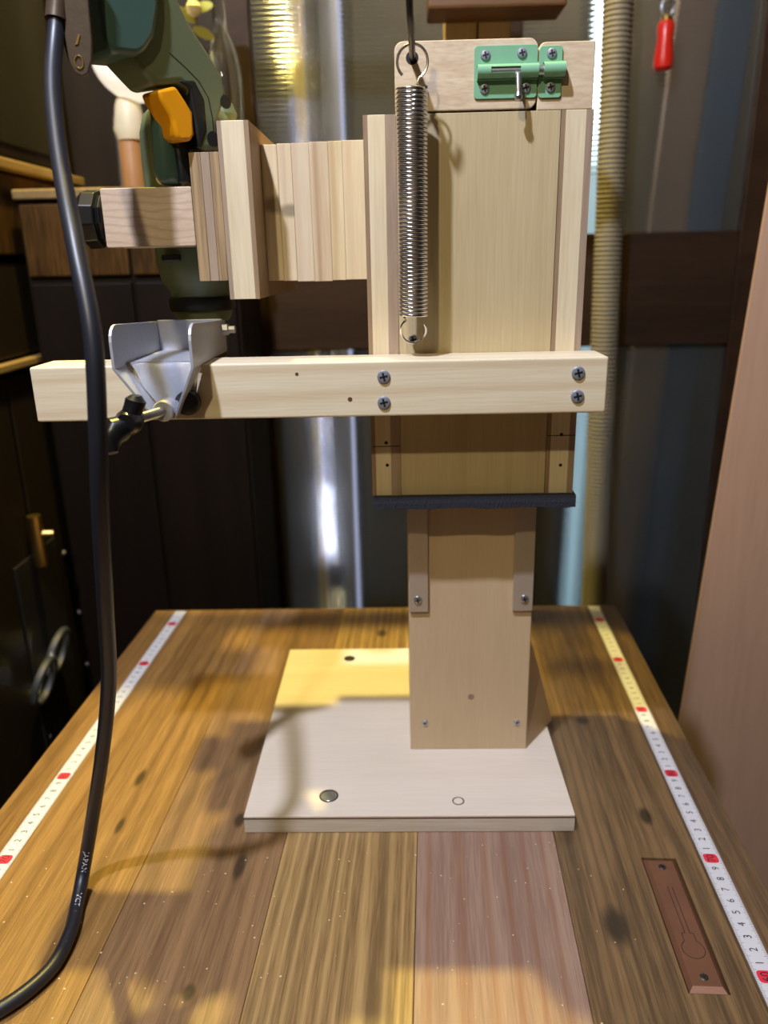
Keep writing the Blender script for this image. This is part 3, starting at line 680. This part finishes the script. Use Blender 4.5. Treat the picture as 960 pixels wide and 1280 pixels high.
MB().lathe([(0.9, 34.9), (1.4, 35.2), (1.75, 35.8), (1.8, 38.0), (1.5, 38.4)], (BX, BYc, 0), 'z', 18).build('chuck', M['dark_steel'], dr, smooth=True)
MB().lathe([(0.1, 52.6), (0.9, 52.7), (1.15, 53.3), (0.8, 54.1), (0.1, 54.3)], (-13.1, 64.4, 0.0), 'z', 18).build('rear_knob', M['drill_green'], dr, smooth=True)
hrot = math.atan2(1.1, 1.0); hroot = Vector((-11.0, 60.0, 0))


def handle_part(name, poly, t0, t1, mat, bev, seg, parent, sub=None):
    me = MB().prism(poly, t0, t1)
    o = me.build(name, mat, None)
    o.parent = parent; o['_base'] = tuple(parent['_base']); b_ = Vector(parent['_base'])
    o.location = (hroot - b_) * C; o.rotation_euler = (0, 0, hrot)
    if bev:
        bv = o.modifiers.new('bevel', 'BEVEL'); bv.width = bev * C; bv.segments = seg; bv.limit_method = 'ANGLE'; bv.angle_limit = math.radians(40)
    for p in o.data.polygons: p.use_smooth = True
    o.data.set_sharp_from_angle(angle=math.radians(50))
    return o


grip_poly = [(-7.8, 63.5), (-5.93, 59.7), (-5.2, 58.4), (-4.3, 56.9), (-3.2, 55.7), (-2.3, 54.6), (-1.9, 53.5), (-2.85, 51.6), (-2.85, 49.85), (-4.0, 49.8), (-4.48, 49.84), (-4.52, 51.05), (-4.62, 52.24), (-4.88, 53.25), (-5.56, 53.6), (-7.3, 53.2), (-8.07, 53.85), (-8.95, 54.6), (-10.2, 57.5), (-10.6, 63.5)]
grip = handle_part('grip', grip_poly, -1.5, 1.7, M['drill_green'], 0.75, 5, dr)
butt_poly = [(-8.0, 63.8), (-6.75, 59.5), (-6.9, 57.4), (-7.4, 55.8), (-8.1, 54.95), (-8.7, 54.6), (-10.3, 54.5), (-10.75, 55.0), (-10.8, 57.6), (-11.0, 60), (-11.3, 63.8)]
handle_part('butt_cap', butt_poly, -2.05, 1.9, M['drill_teal'], 0.5, 4, dr)
trig_poly = [(-7.35, 53.0), (-5.95, 53.4), (-5.3, 52.6), (-4.85, 52.0), (-4.85, 50.7), (-5.15, 50.3), (-6.0, 50.2), (-6.3, 50.55), (-6.35, 51.2), (-6.6, 51.7), (-7.1, 52.4)]
handle_part('trigger', trig_poly, -1.55, 0.5, M['trigger'], 0.22, 3, dr)
handle_part('trigger_well', [(-4.9, 53.4), (-5.75, 53.75), (-4.5, 53.9), (-3.9, 52.9), (-3.9, 51.0), (-4.55, 49.85), (-4.7, 51.0)], -1.58, 1.0, M['drill_dark'], 0.15, 2, dr)
handle_part('lower_housing', [(-6.55, 52.9), (-4.4, 53.0), (-4.4, 47.7), (-6.75, 47.7)], -0.2, 1.3, M['drill_teal'], 0.7, 4, dr)
handle_part('trigger_slot', [(-5.7, 50.4), (-4.65, 50.4), (-4.65, 47.8), (-5.5, 47.8)], -0.6, 1.0, M['drill_dark'], 0.2, 2, dr)
for (u, z, r) in ((-3.45, 50.55, 0.48), (-2.2, 52.9, 0.42), (-7.0, 58.3, 0.0)):
    if r:
        o = MB().lathe([(r, -0.05), (r * 0.95, 0.05), (r * 0.75, 0.06), (r * 0.7, -0.02), (0.01, -0.02)], (u, 0, z), 'y', 18).build('screw_boss', M['drill_dark'], None, smooth=True)
        o.parent = dr; o['_base'] = tuple(dr['_base']); b_ = Vector(dr['_base']); n_ = Vector((math.sin(hrot), -math.cos(hrot), 0))
        o.location = (hroot + n_ * 1.5 - b_) * C; o.rotation_euler = (0, 0, hrot)
sm = MB().tube([(u, -1.5, z) for u, z in ((-6.2, 55.2), (-5.2, 54.6), (-4.2, 53.9), (-3.55, 53.0), (-3.35, 51.8), (-3.35, 50.2))], 0.035, 6).build('seam', M['drill_dark'], None)
sm.parent = dr; sm['_base'] = tuple(dr['_base']); sm.location = (hroot - Vector(dr['_base'])) * C; sm.rotation_euler = (0, 0, hrot)
# cable out of the butt, cord to the table
cpts = [(-15.9, 53.6, 62.5), (-16.85, 51.5, 62.3), (-17.9, 50.2, 60.6), (-18.4, 49.6, 58.0), (-18.88, 49.0, 55.13), (-18.69, 47.0, 51.96), (-17.64, 44.0, 48.01), (-16.04, 40.5, 43.56), (-15.01, 38.5, 39.44), (-15.2, 38.0, 34.77), (-15.85, 38.5, 30.39),
        (-16.95, 40.0, 24.17), (-18.24, 42.0, 18.39), (-20.02, 43.5, 12.15), (-21.96, 44.7, 6.08), (-23.1, 44.6, 1.9), (-23.0, 42.6, 0.56), (-22.5, 40.0, 0.5), (-22.69, 37.09, 0.5), (-24.48, 34.52, 0.5), (-27.2, 33.0, 0.5), (-31, 31.6, 0.5)]


def catmull(P, n=10):
    P = [Vector(p) for p in P]; out = []
    for i in range(len(P) - 1):
        a, b_, c_, d_ = P[max(i - 1, 0)], P[i], P[i + 1], P[min(i + 2, len(P) - 1)]
        for k in range(n):
            t = k / n; out.append(0.5 * ((2 * b_) + (c_ - a) * t + (2 * a - 5 * b_ + 4 * c_ - d_) * t * t + (3 * b_ - a - 3 * c_ + d_) * t ** 3))
    out.append(P[-1]); return out


cp = catmull(cpts, 10); CR = 0.47
cp = [Vector((p.x, p.y, max(p.z, CR + 0.01) if p.z < 3 else p.z)) for p in cp]
cord = MB().tube(cp, CR, 16).build('power_cord', M['cord'], dr, smooth=True, angle=80)
MB().tube([Vector((-15.2, 54.4, 62.0)), Vector((-15.9, 53.6, 62.5)), Vector((-16.6, 52.2, 62.5))], [1.0, 0.85, 0.6], 14).build('strain_relief', M['rubber'], dr, smooth=True)
# white printing on the cord sheath
arc = [0.0]
for i in range(1, len(cp)): arc.append(arc[-1] + (cp[i] - cp[i - 1]).length)


def at_arc(s):
    for i in range(1, len(cp)):
        if arc[i] >= s:
            t = (s - arc[i - 1]) / (arc[i] - arc[i - 1]); return cp[i - 1].lerp(cp[i], t), (cp[i] - cp[i - 1]).normalized()
    return cp[-1], (cp[-1] - cp[-2]).normalized()


pr_ = MB(); side = Vector((0.34, -0.70, 0.63)).normalized()
s_mid = min(range(len(cp)), key=lambda i: (cp[i] - Vector((-23.05, 44.7, 2.2))).length)
for txt, ds in (('JAPAN', -0.2), ('VCT', 3.0), ('2×2.0mm²', -4.6)):
    gv, gf = text_mesh(txt); sz = 0.5
    vs = []
    for g in gv:
        p_, t_ = at_arc(arc[s_mid] + ds + g[0] * sz * 1.25)
        n_ = (side - t_ * side.dot(t_)).normalized(); b_ = t_.cross(n_)
        a = g[1] * sz / CR * -1
        vs.append(p_ + (n_ * math.cos(a) + b_ * math.sin(a)) * (CR + 0.012))
    if txt != '2×2.0mm²': pr_.add(vs, gf)
pr_.build('printed_text', M['white_ink'], cord)

# leather cable strap round the cord
stp = thing('cable_strap', (-18.6, 49.2, 55), 'brown leather cable strap with eyelet wrapped round the cord', 'strap')
i0 = min(range(len(cp)), key=lambda i: (cp[i] - Vector((-18.8, 49.2, 55.6))).length); j0 = min(range(len(cp)), key=lambda i: (cp[i] - Vector((-18.0, 50.0, 60.2))).length)
MB().tube(cp[j0:i0 + 1], CR + 0.17, 18).build('sleeve', M['strap'], stp, smooth=True, angle=60)
tongue = [(-18.35, 55.3), (-18.55, 54.5), (-18.4, 53.7), (-18.1, 53.1), (-17.75, 52.9), (-17.4, 53.05), (-17.1, 53.7), (-16.95, 54.6), (-16.9, 56.0), (-16.75, 60.0), (-18.0, 60.4), (-18.2, 57)]
tg = MB().prism(tongue, 49.0, 49.22).build('tongue', M['strap'], stp, bevel=0.06)
rg = [(-17.8 + 0.24 * math.cos(2 * math.pi * k / 18), 48.97, 53.62 + 0.32 * math.sin(2 * math.pi * k / 18)) for k in range(18)]
MB().tube(rg, 0.05, 6, closed=True).build('eyelet', M['brass'], tg, smooth=True)
MB().prism([(-17.9, 54.45), (-17.72, 54.5), (-17.55, 54.95), (-17.62, 55.0)], 48.94, 49.0).build('embossed_mark', M['brass'], tg)

# ------------------------------------------------------------------ left: old chest with metal fittings
iron = plain('black_iron', srgb(64, 60, 54), 0.4, 0.7, 0.2)
lacq = plain('olive_glass', srgb(40, 36, 20), 0.16, 0, 0.25, 9, 0.25, 0.3)
drawer_w = wood('drawer_wood', srgb(88, 60, 25), srgb(42, 28, 12), 'z', big=14, mixf=0.9, rough=0.45, spec=0.15)
trim_w = wood('pale_trim', srgb(150, 124, 74), srgb(124, 98, 54), 'y', big=40)
dim_w = wood('dim_door_wood', srgb(38, 29, 16), srgb(26, 20, 11), 'z', big=20, mixf=0.5, rough=0.5, spec=0.15)
ch = thing('tall_chest', (-70, 90, -72), 'tall old dark wooden chest with iron fittings left of the table', 'chest')
XF = -50.0
MB().box(-92, XF - 1.5, 20, 131, -72, 110).build('carcass', dark_wood, ch)
for (ya, yb_) in ((22, 56), (57, 92), (93, 129.5)):
    MB().box(XF - 1.5, XF, ya, yb_, 44.2, 54.2).build('drawer', drawer_w, ch, bevel=0.3)
    f = MB().box(XF - 1.5, XF - 0.2, ya, yb_, 56.4, 108).build('glass_door', dark_wood, ch)
    MB().box(XF - 0.3, XF - 0.05, ya + 3, yb_ - 3, 58, 104).build('pane', lacq, f)
    MB().box(XF - 1.5, XF - 0.3, ya, yb_, 31.6, 43.4).build('drawer', dim_w, ch, bevel=0.3)
MB().box(XF - 1.5, XF + 0.9, 20, 131, 54.6, 55.9).build('trim_rail', trim_w, ch, bevel=0.2); MB().box(XF - 1.5, XF + 0.7, 20, 131, 30.2, 31.2).build('trim_rail', trim_w, ch, bevel=0.2)
for (ya, yb_) in ((22, 57), (57.6, 97.6), (98.2, 129.5)): MB().box(XF - 1.5, XF, ya, yb_, -66, 29.4).build('door', dim_w, ch, bevel=0.3)
MB().box(XF, XF + 0.3, 91.5, 103.5, -60, 6).build('iron_plate', iron, ch, bevel=0.1)
lk = MB(); lk.tube([(XF + 1.3, 96.5, 4.5), (XF + 1.3, 96.5, 11.5)], 0.9, 12); lk.build('latch_bar', M['brass'], ch, smooth=True)
MB().tube([(XF + 1.5, 96.5, 9.0), (XF + 3.2, 97.2, 8.8)], 0.45, 10).build('latch_knob', M['brass'], ch, smooth=True)
for (y, z) in ((91.4, -8.8), (96.4, -7.0)):
    rg = [(XF + 1.6 + 0.9 * math.sin(a), y + 3.0 * math.cos(a), z - 1.5 + 3.0 * math.sin(a)) for a in [2 * math.pi * k / 28 for k in range(28)]]
    MB().tube(rg, 0.5, 8, closed=True).build('ring_pull', M['zinc'], ch, smooth=True)
for (y, z) in ((106, 2.5), (108, -8), (108, -17), (93, -20)): MB().lathe([(0.6, XF + 0.05), (0.5, XF + 0.4), (0.05, XF + 0.55)], (0, y, z), 'x', 12).build('stud', iron, ch, smooth=True)

# corner cabinet behind the drill
cc = thing('corner_cabinet', (-34.7, 116, -72), 'low brown wooden cabinet in the corner behind the drill', 'cabinet')
MB().box(-49.0, -21.2, 106.5, 122, -72, 51).build('carcass', dark_wood, cc); MB().box(-49.2, -20.8, 105.6, 122, 51, 52.2).build('top_board', trim_w, cc, bevel=0.2)
for (xa, xb_) in ((-48.6, -35.2), (-34.8, -21.6)):
    dd = MB().box(xa, xb_, 105.8, 106.5, 41.5, 50.4).build('drawer', drawer_w, cc, bevel=0.2)
    MB().lathe([(0.4, 104.8), (0.9, 104.9), (0.9, 105.3), (0.35, 105.8)], ((xa + xb_) / 2, 0, 46), 'y', 14).build('knob', iron, dd, smooth=True)
    MB().box(xa, xb_, 105.8, 106.5, -66, 40.6).build('door', wood('cabinet_door_wood', srgb(28, 18, 10), srgb(18, 12, 7), 'z', big=18, spec=0.15), cc, bevel=0.2)

# globe lamp, bottles and a leafy sprig standing on it
gl = thing('table_lamp', (-34.8, 110, 52.2), 'white globe table lamp on a wooden foot behind the drill handle', 'lamp')
MB().lathe([(1.5, 52.2), (1.5, 57.8), (1.3, 58.1), (0.2, 58.1)], (-34.6, 110, 0), 'z', 20).build('wooden_foot', wood('lamp_foot_wood', srgb(196, 140, 80), srgb(160, 110, 58), 'z'), gl, smooth=True)
MB().lathe([(0.5, 52.2), (0.5, 61)], (-36.2, 110.6, 0), 'z', 12).build('stem', M['zinc'], gl, smooth=True)
cream = plain('cream_porcelain', srgb(236, 220, 180), 0.45)
MB().lathe([(1.7, 58.1), (2.1, 59.4), (1.6, 62.2), (1.3, 63.0)], (-34.4, 110, 0), 'z', 24).build('neck', cream, gl, smooth=True)
sph = [(5.6 * math.sin(math.pi * k / 16) + 0.02, 68.1 - 5.6 * math.cos(math.pi * k / 16)) for k in range(17)]
MB().lathe(sph, (-32.7, 110, 0), 'z', 32).build('globe_shade', plain('opal_glass', srgb(236, 232, 226), 0.3, emit=(1.0, 0.93, 0.8), estr=0.75), gl, smooth=True)
cg, nt, b = new_mat('clear_bottle_glass'); b.inputs['Transmission Weight'].default_value = 1.0; b.inputs['Roughness'].default_value = 0.03
tc = N(nt, 'ShaderNodeTexCoord'); nz = N(nt, 'ShaderNodeTexNoise', i_Scale=30.0); mx = N(nt, 'ShaderNodeMix', data_type='RGBA'); mx.inputs[6].default_value = (0.92, 0.95, 0.9, 1); mx.inputs[7].default_value = (0.98, 0.98, 0.95, 1)
nt.links.new(tc.outputs['Object'], nz.inputs['Vector']); nt.links.new(nz.outputs['Fac'], mx.inputs[0]); nt.links.new(mx.outputs[2], b.inputs['Base Color'])
for (x, y, r, h, lab) in ((-26.6, 113, 1.9, 21, 'clear glass bottle standing closest to the globe lamp'), (-22.6, 114, 2.4, 25, 'tall clear glass bottle at the cabinet edge'), (-24.8, 118, 1.7, 18, 'short clear glass bottle behind the two front bottles')):
    z = 52.21
    outer = [(r * 0.9, 0), (r, 0.4), (r, h * 0.55), (r * 0.8, h * 0.66), (r * 0.38, h * 0.76), (r * 0.36, h * 0.97), (r * 0.46, h)]
    inner = [(rr - 0.22, hh) for rr, hh in outer[::-1]]; inner[-1] = (0.02, 0.45); inner[-2] = (r - 0.3, 0.5)
    tag(MB().lathe([(rr, hh + z) for rr, hh in outer + inner], (x, y, 0), 'z', 24).build('glass_bottle', cg, smooth=True), lab, 'bottle', 'clear bottles on the corner cabinet')
leafm = plain('yellow_green_leaf', srgb(176, 176, 70), 0.5); stemm = plain('twig', srgb(96, 84, 40), 0.7)
spg = thing('leafy_sprig', (-25.0, 108.6, 52.2), 'small sprig with yellow-green leaves beside the globe lamp', 'plant')
MB().lathe([(1.2, 52.2), (1.5, 54), (1.1, 57), (0.7, 58.5), (0.5, 58.5), (0.4, 53), (0.02, 53)], (-25, 108.6, 0), 'z', 18).build('bud_vase', cream, spg, smooth=True)
MB().tube([(-25, 108.6, 53.5), (-25, 108.6, 60), (-24.6, 108.5, 67), (-24.2, 108.4, 73)], 0.13, 6).build('stem', stemm, spg, smooth=True)
for k, (dx, dz, a) in enumerate(((0.9, 72.4, 0.3), (-1.0, 71.6, 2.6), (0.8, 69.6, -0.4), (-0.8, 74, 2.2), (0.3, 75.2, 1.3), (-0.9, 68, 3.4))):
    cx_, cz_ = -24.3 + dx, dz; vs = []
    for j in range(10):
        t = 2 * math.pi * j / 10; u, w_ = 1.3 * math.cos(t), 0.6 * math.sin(t)
        vs.append((cx_ + u * math.cos(a) - w_ * math.sin(a), 108.2 + 0.3 * u * (-1) ** k, cz_ + u * math.sin(a) + w_ * math.cos(a)))
    vs2 = [(p[0], p[1] + 0.08, p[2]) for p in vs]
    MB().add(vs + vs2, [tuple(range(10)), tuple(range(19, 9, -1))] + [(j, (j + 1) % 10, (j + 1) % 10 + 10, j + 10) for j in range(10)]).build('leaf', leafm, spg)
MB().lathe([(0.05, 71.2), (0.8, 71.6), (0.95, 72.3), (0.6, 72.9), (0.05, 73)], (-24.4, 107.9, 0), 'z', 12).build('blossom', cream, spg, smooth=True)

# ------------------------------------------------------------------ right and top background
lb = thing('leaning_board', (46, 76, -72), 'large tan wooden board standing right of the table', 'board')
tan = wood('tan_board_wood', srgb(164, 134, 114), srgb(146, 116, 98), 'z', big=16, fine=250, mixf=0.2, rough=0.5)
ang = math.radians(-30); ca, sa = math.cos(ang), math.sin(ang)
def lbp(u, v, z): return (32.2 + 0.048 * (z + 10) + u * ca - v * sa, 80 + u * sa + v * ca, z)
vs = [lbp(u, v, z) for z in (-72, 96) for (u, v) in ((0, 0), (42, 0), (42, 2.4), (0, 2.4))]
MB().add(vs, [(0, 3, 2, 1), (4, 5, 6, 7), (0, 1, 5, 4), (1, 2, 6, 5), (2, 3, 7, 6), (3, 0, 4, 7)]).build('panel', tan, lb, bevel=0.2)

up_w = wood('upright_wood', srgb(206, 180, 148), srgb(180, 152, 118), 'z', big=30)
sh = thing('shelf_upright', (9, 98, -72), 'timber upright with an orange-brown shelf board behind the top of the stand', 'shelf')
for (xa, xb_) in ((5.4, 8.9), (9.1, 12.6)): MB().box(xa, xb_, 97, 100, -72, 84).build('upright', up_w, sh, bevel=0.15)
MB().box(3.4, 17.6, 91.5, 97, 67.0, 69.4).build('shelf_board', wood('orange_shelf_wood', srgb(120, 80, 36), srgb(92, 60, 26), 'x', big=25), sh, bevel=0.3)

MB().box(-36, 14, 94.5, 97, 83.2, 85.6).build('caster_rail', up_w, sh, bevel=0.15)  # unseen rail, added to carry the shadow blocks
hang = wood('hung_tool_wood', srgb(120, 84, 48), srgb(90, 60, 34), 'x', big=30)
for (xa, xb_, ya, yb_, za, zb_) in ((-32.0, -24.6, 87.0, 93.8, 80.0, 81.2), (-27.5, -22.4, 88.4, 91.6, 80.6, 82.4), (-5.4, -1.7, 88.3, 89.6, 79.6, 80.8)):  # unseen blocks added above the view to throw dark patches on the table back
    tl = MB().box(xa, xb_, ya, yb_, za, zb_).build('hung_tool', hang, sh, bevel=0.3)
    MB().box((xa + xb_) / 2 - 0.4, (xa + xb_) / 2 + 0.4, ya - 1.6, 94.5, zb_, zb_ + 0.8).build('caster_bar', hang, tl, bevel=0.1)
    MB().tube([((xa + xb_) / 2, 94.3, zb_ + 0.4), ((xa + xb_) / 2, 95.2, 83.3)], 0.15, 8).build('hook', M['zinc'], tl, smooth=True)

rd = thing('red_handled_tool', (36.8, 121, 67), 'small red handled tool hanging from a metal clip by the ribbed door', 'tool')
red = plain('red_plastic', srgb(218, 40, 24), 0.3)
MB().lathe([(0.9, 66.7), (1.25, 67.0), (1.35, 68.0), (1.05, 70.5), (1.15, 72.2), (0.9, 72.6)], (36.7, 121, 0), 'z', 16).build('handle', red, rd, smooth=True)
MB().lathe([(0.75, 72.6), (0.8, 73.1), (0.5, 73.4)], (36.7, 121, 0), 'z', 12).build('ferrule', M['brass'], rd, smooth=True)
for k in range(4):
    rg = [(36.7 + (0.8 * math.cos(a) if k % 2 == 0 else 0.15 * math.cos(a)), 121 + (0.15 * math.cos(a) if k % 2 == 0 else 0.8 * math.cos(a)), 74.2 + 1.9 * k + 1.1 * math.sin(a)) for a in [2 * math.pi * j / 18 for j in range(18)]]
    MB().tube(rg, 0.2, 6, closed=True).build('chain_link', M['zinc'], rd, smooth=True)
MB().tube([(36.7, 121, 81), (36.7, 121, 112), (36.7, 122, 114.5), (36.7, 123.2, 114.5)], 0.2, 8).build('hook_wire', M['zinc'], rd, smooth=True)
